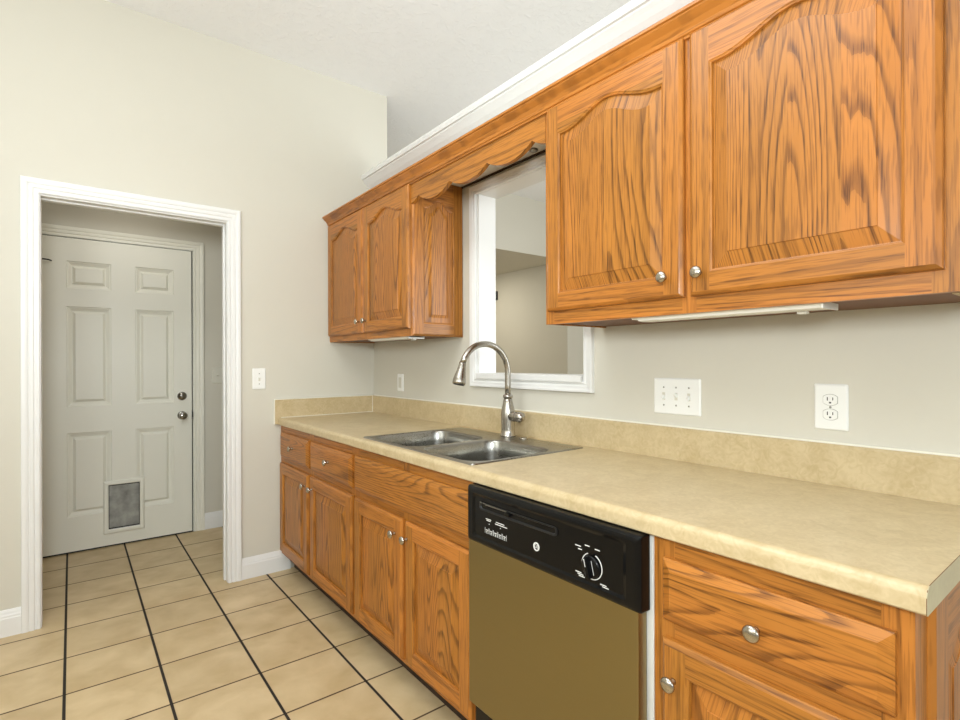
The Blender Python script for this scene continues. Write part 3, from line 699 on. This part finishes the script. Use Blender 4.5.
# ------------------------------------------------------------------ under-cabinet lights
def ucl(label, y0, y1, xa, xb):
    t = thing('under_cabinet_light', label, 'light', ((xa+xb)/2, (y0+y1)/2, 1.386), 'under-cabinet lights')
    bm = bm_new(); extrude_profile(bm, [(xa, 1.3855), (xa, 1.370), (xa+.004, 1.366), (xb-.004, 1.366), (xb, 1.370), (xb, 1.3855)], y0, y1); obj('housing', bm, FIX, t, bev=.001)
    bm = bm_new(); extrude_profile(bm, [(xa+.004, 1.3665), (xa+.008, 1.361), (xa+.03, 1.359), (xb-.012, 1.361), (xb-.006, 1.3665)], y0-.02, y1+.003); obj('diffuser', bm, LENS, t)
    obj('end_cap', B((xa-.001, xb+.001, y1, y1+.004, 1.359, 1.3856), bev=.001), FIX, t)
    obj('switch', B(((xa+xb)/2+.02-.01, (xa+xb)/2+.03, y1+.055, y1+.075, 1.354, 1.360), bev=.001), PLATE, t)
ucl('white under-cabinet light strip under the small corner wall cabinet', -.50, -.955, -.285, -.195)
ucl('white under-cabinet light strip under the large near wall cabinet', -2.262, -2.768, -.286, -.195)

# ------------------------------------------------------------------ plates
def plate(F, w, h, mat, t, name='plate'):
    bm = bm_new(); loops(bm, [rrF(F, -w/2+d, w/2-d, -h/2+d, h/2-d, .004, ww, 4) for d, ww in ((0, .0002), (0, .002), (.003, .0052), (.005, .006))], cap0=True, cap1=True)
    return obj(name, bm, mat, t)
def screw(F, t):
    bm = bm_new(); lathe(bm, F, [(.0032, .0055), (.0030, .0068), (.001, .007)], 10); obj('screw', bm, SCREW, t)
def toggle(F, t, mat, up=True):
    s = 1 if up else -1
    bm = bm_new(); loops(bm, [[F.p(a*.0052, b*.0125, .0055) for a, b in ((-1, -1), (1, -1), (1, 1), (-1, 1))], [F.p(a*.0052, b*.0125, .0068) for a, b in ((-1, -1), (1, -1), (1, 1), (-1, 1))]], cap0=True, cap1=True)
    sl = obj('toggle_slot', bm, PLATED, t)
    bm = bm_new(); loops(bm, [[F.p(a*.0045, b*.006+s*.001, .006) for a, b in ((-1, -1), (1, -1), (1, 1), (-1, 1))], [F.p(a*.0036, b*.0035+s*.010, .0185) for a, b in ((-1, -1), (1, -1), (1, 1), (-1, 1))]], cap0=True, cap1=True)
    obj('toggle', bm, mat, t)
def ORGf(F): return tuple(F.O)
F3 = faceX(0, -2.2355, 1.1240)
t = thing('light_switch', 'white triple toggle switch plate above the counter', 'switch', ORGf(F3)); plate(F3, .172, .122, PLATE, t)
for i, up in ((-1, False), (0, True), (1, False)):
    f = F3.at(i*.046, 0); toggle(f, t, PLATE, up); screw(f.at(0, .030), t); screw(f.at(0, -.030), t)
F2 = faceX(0, -2.6880, 1.1185)
t = thing('outlet', 'white duplex outlet plate on the wall above the counter near its right end', 'outlet', ORGf(F2)); plate(F2, .080, .123, PLATE, t)
for s in (1, -1):
    f = F2.at(0, s*.0195)
    bm = bm_new()
    def oval(k, w): return [f.p(max(-.0165*k, min(.0165*k, .0195*k*math.cos(a))), .0145*k*math.sin(a), w) for a in [2*math.pi*i/32 for i in range(32)]]
    loops(bm, [oval(1.07, .0058), oval(1.07, .0062)], cap0=True, cap1=True); rs = obj('receptacle_shadow_line', bm, SCREW, t)
    bm = bm_new(); loops(bm, [oval(1, .006), oval(1, .0078)], cap0=True, cap1=True); r = obj('receptacle', bm, PLATE, t)
    bm = bm_new()
    for u0, u1, v0, v1 in ((-.0075, -.0052, -.002, .0075), (.0052, .0073, -.001, .0065), (-.0025, .0025, -.0095, -.0055)):
        loops(bm, [[f.p(u0, v0, .0072), f.p(u1, v0, .0072), f.p(u1, v1, .0072), f.p(u0, v1, .0072)], [f.p(u0, v0, .0081), f.p(u1, v0, .0081), f.p(u1, v1, .0081), f.p(u0, v1, .0081)]], cap1=True)
    obj('slots', bm, SLOT, r)
screw(F2, t)
F1 = faceX(0, -.3660, 1.1175)
t = thing('outlet', 'small off-white outlet plate near the corner, above the backsplash', 'outlet', ORGf(F1)); plate(F1, .072, .106, PLATE, t)
bm = bm_new(); loops(bm, [rrF(F1, -.016, .016, -.032, .032, .003, .0058), rrF(F1, -.016, .016, -.032, .032, .003, .0075)], cap0=True, cap1=True); obj('rocker', bm, PLATED, t)
F0 = faceY(-.735, 0, 1.148)
t = thing('light_switch', 'white single toggle switch plate on the wall right of the doorway', 'switch', ORGf(F0)); plate(F0, .074, .122, PLATE, t); toggle(F0, t, PLATE, True); screw(F0.at(0, .030), t); screw(F0.at(0, -.030), t)
FHs = faceY(-.728, HY, 1.146)
t = thing('light_switch', 'switch plate in the dim hall, right of the white door', 'switch', ORGf(FHs)); plate(FHs, .074, .118, PLATED, t); toggle(FHs, t, PLATED, True)
# small black device on the far hall wall
tag(obj('wall_thermostat', B((3.005, 3.0298, 2.33, 2.46, 2.095, 2.215), bev=.004), BLACKM, origin=(3.03, 2.39, 2.095)), 'small black wall device seen beside the window jamb', 'thermostat')
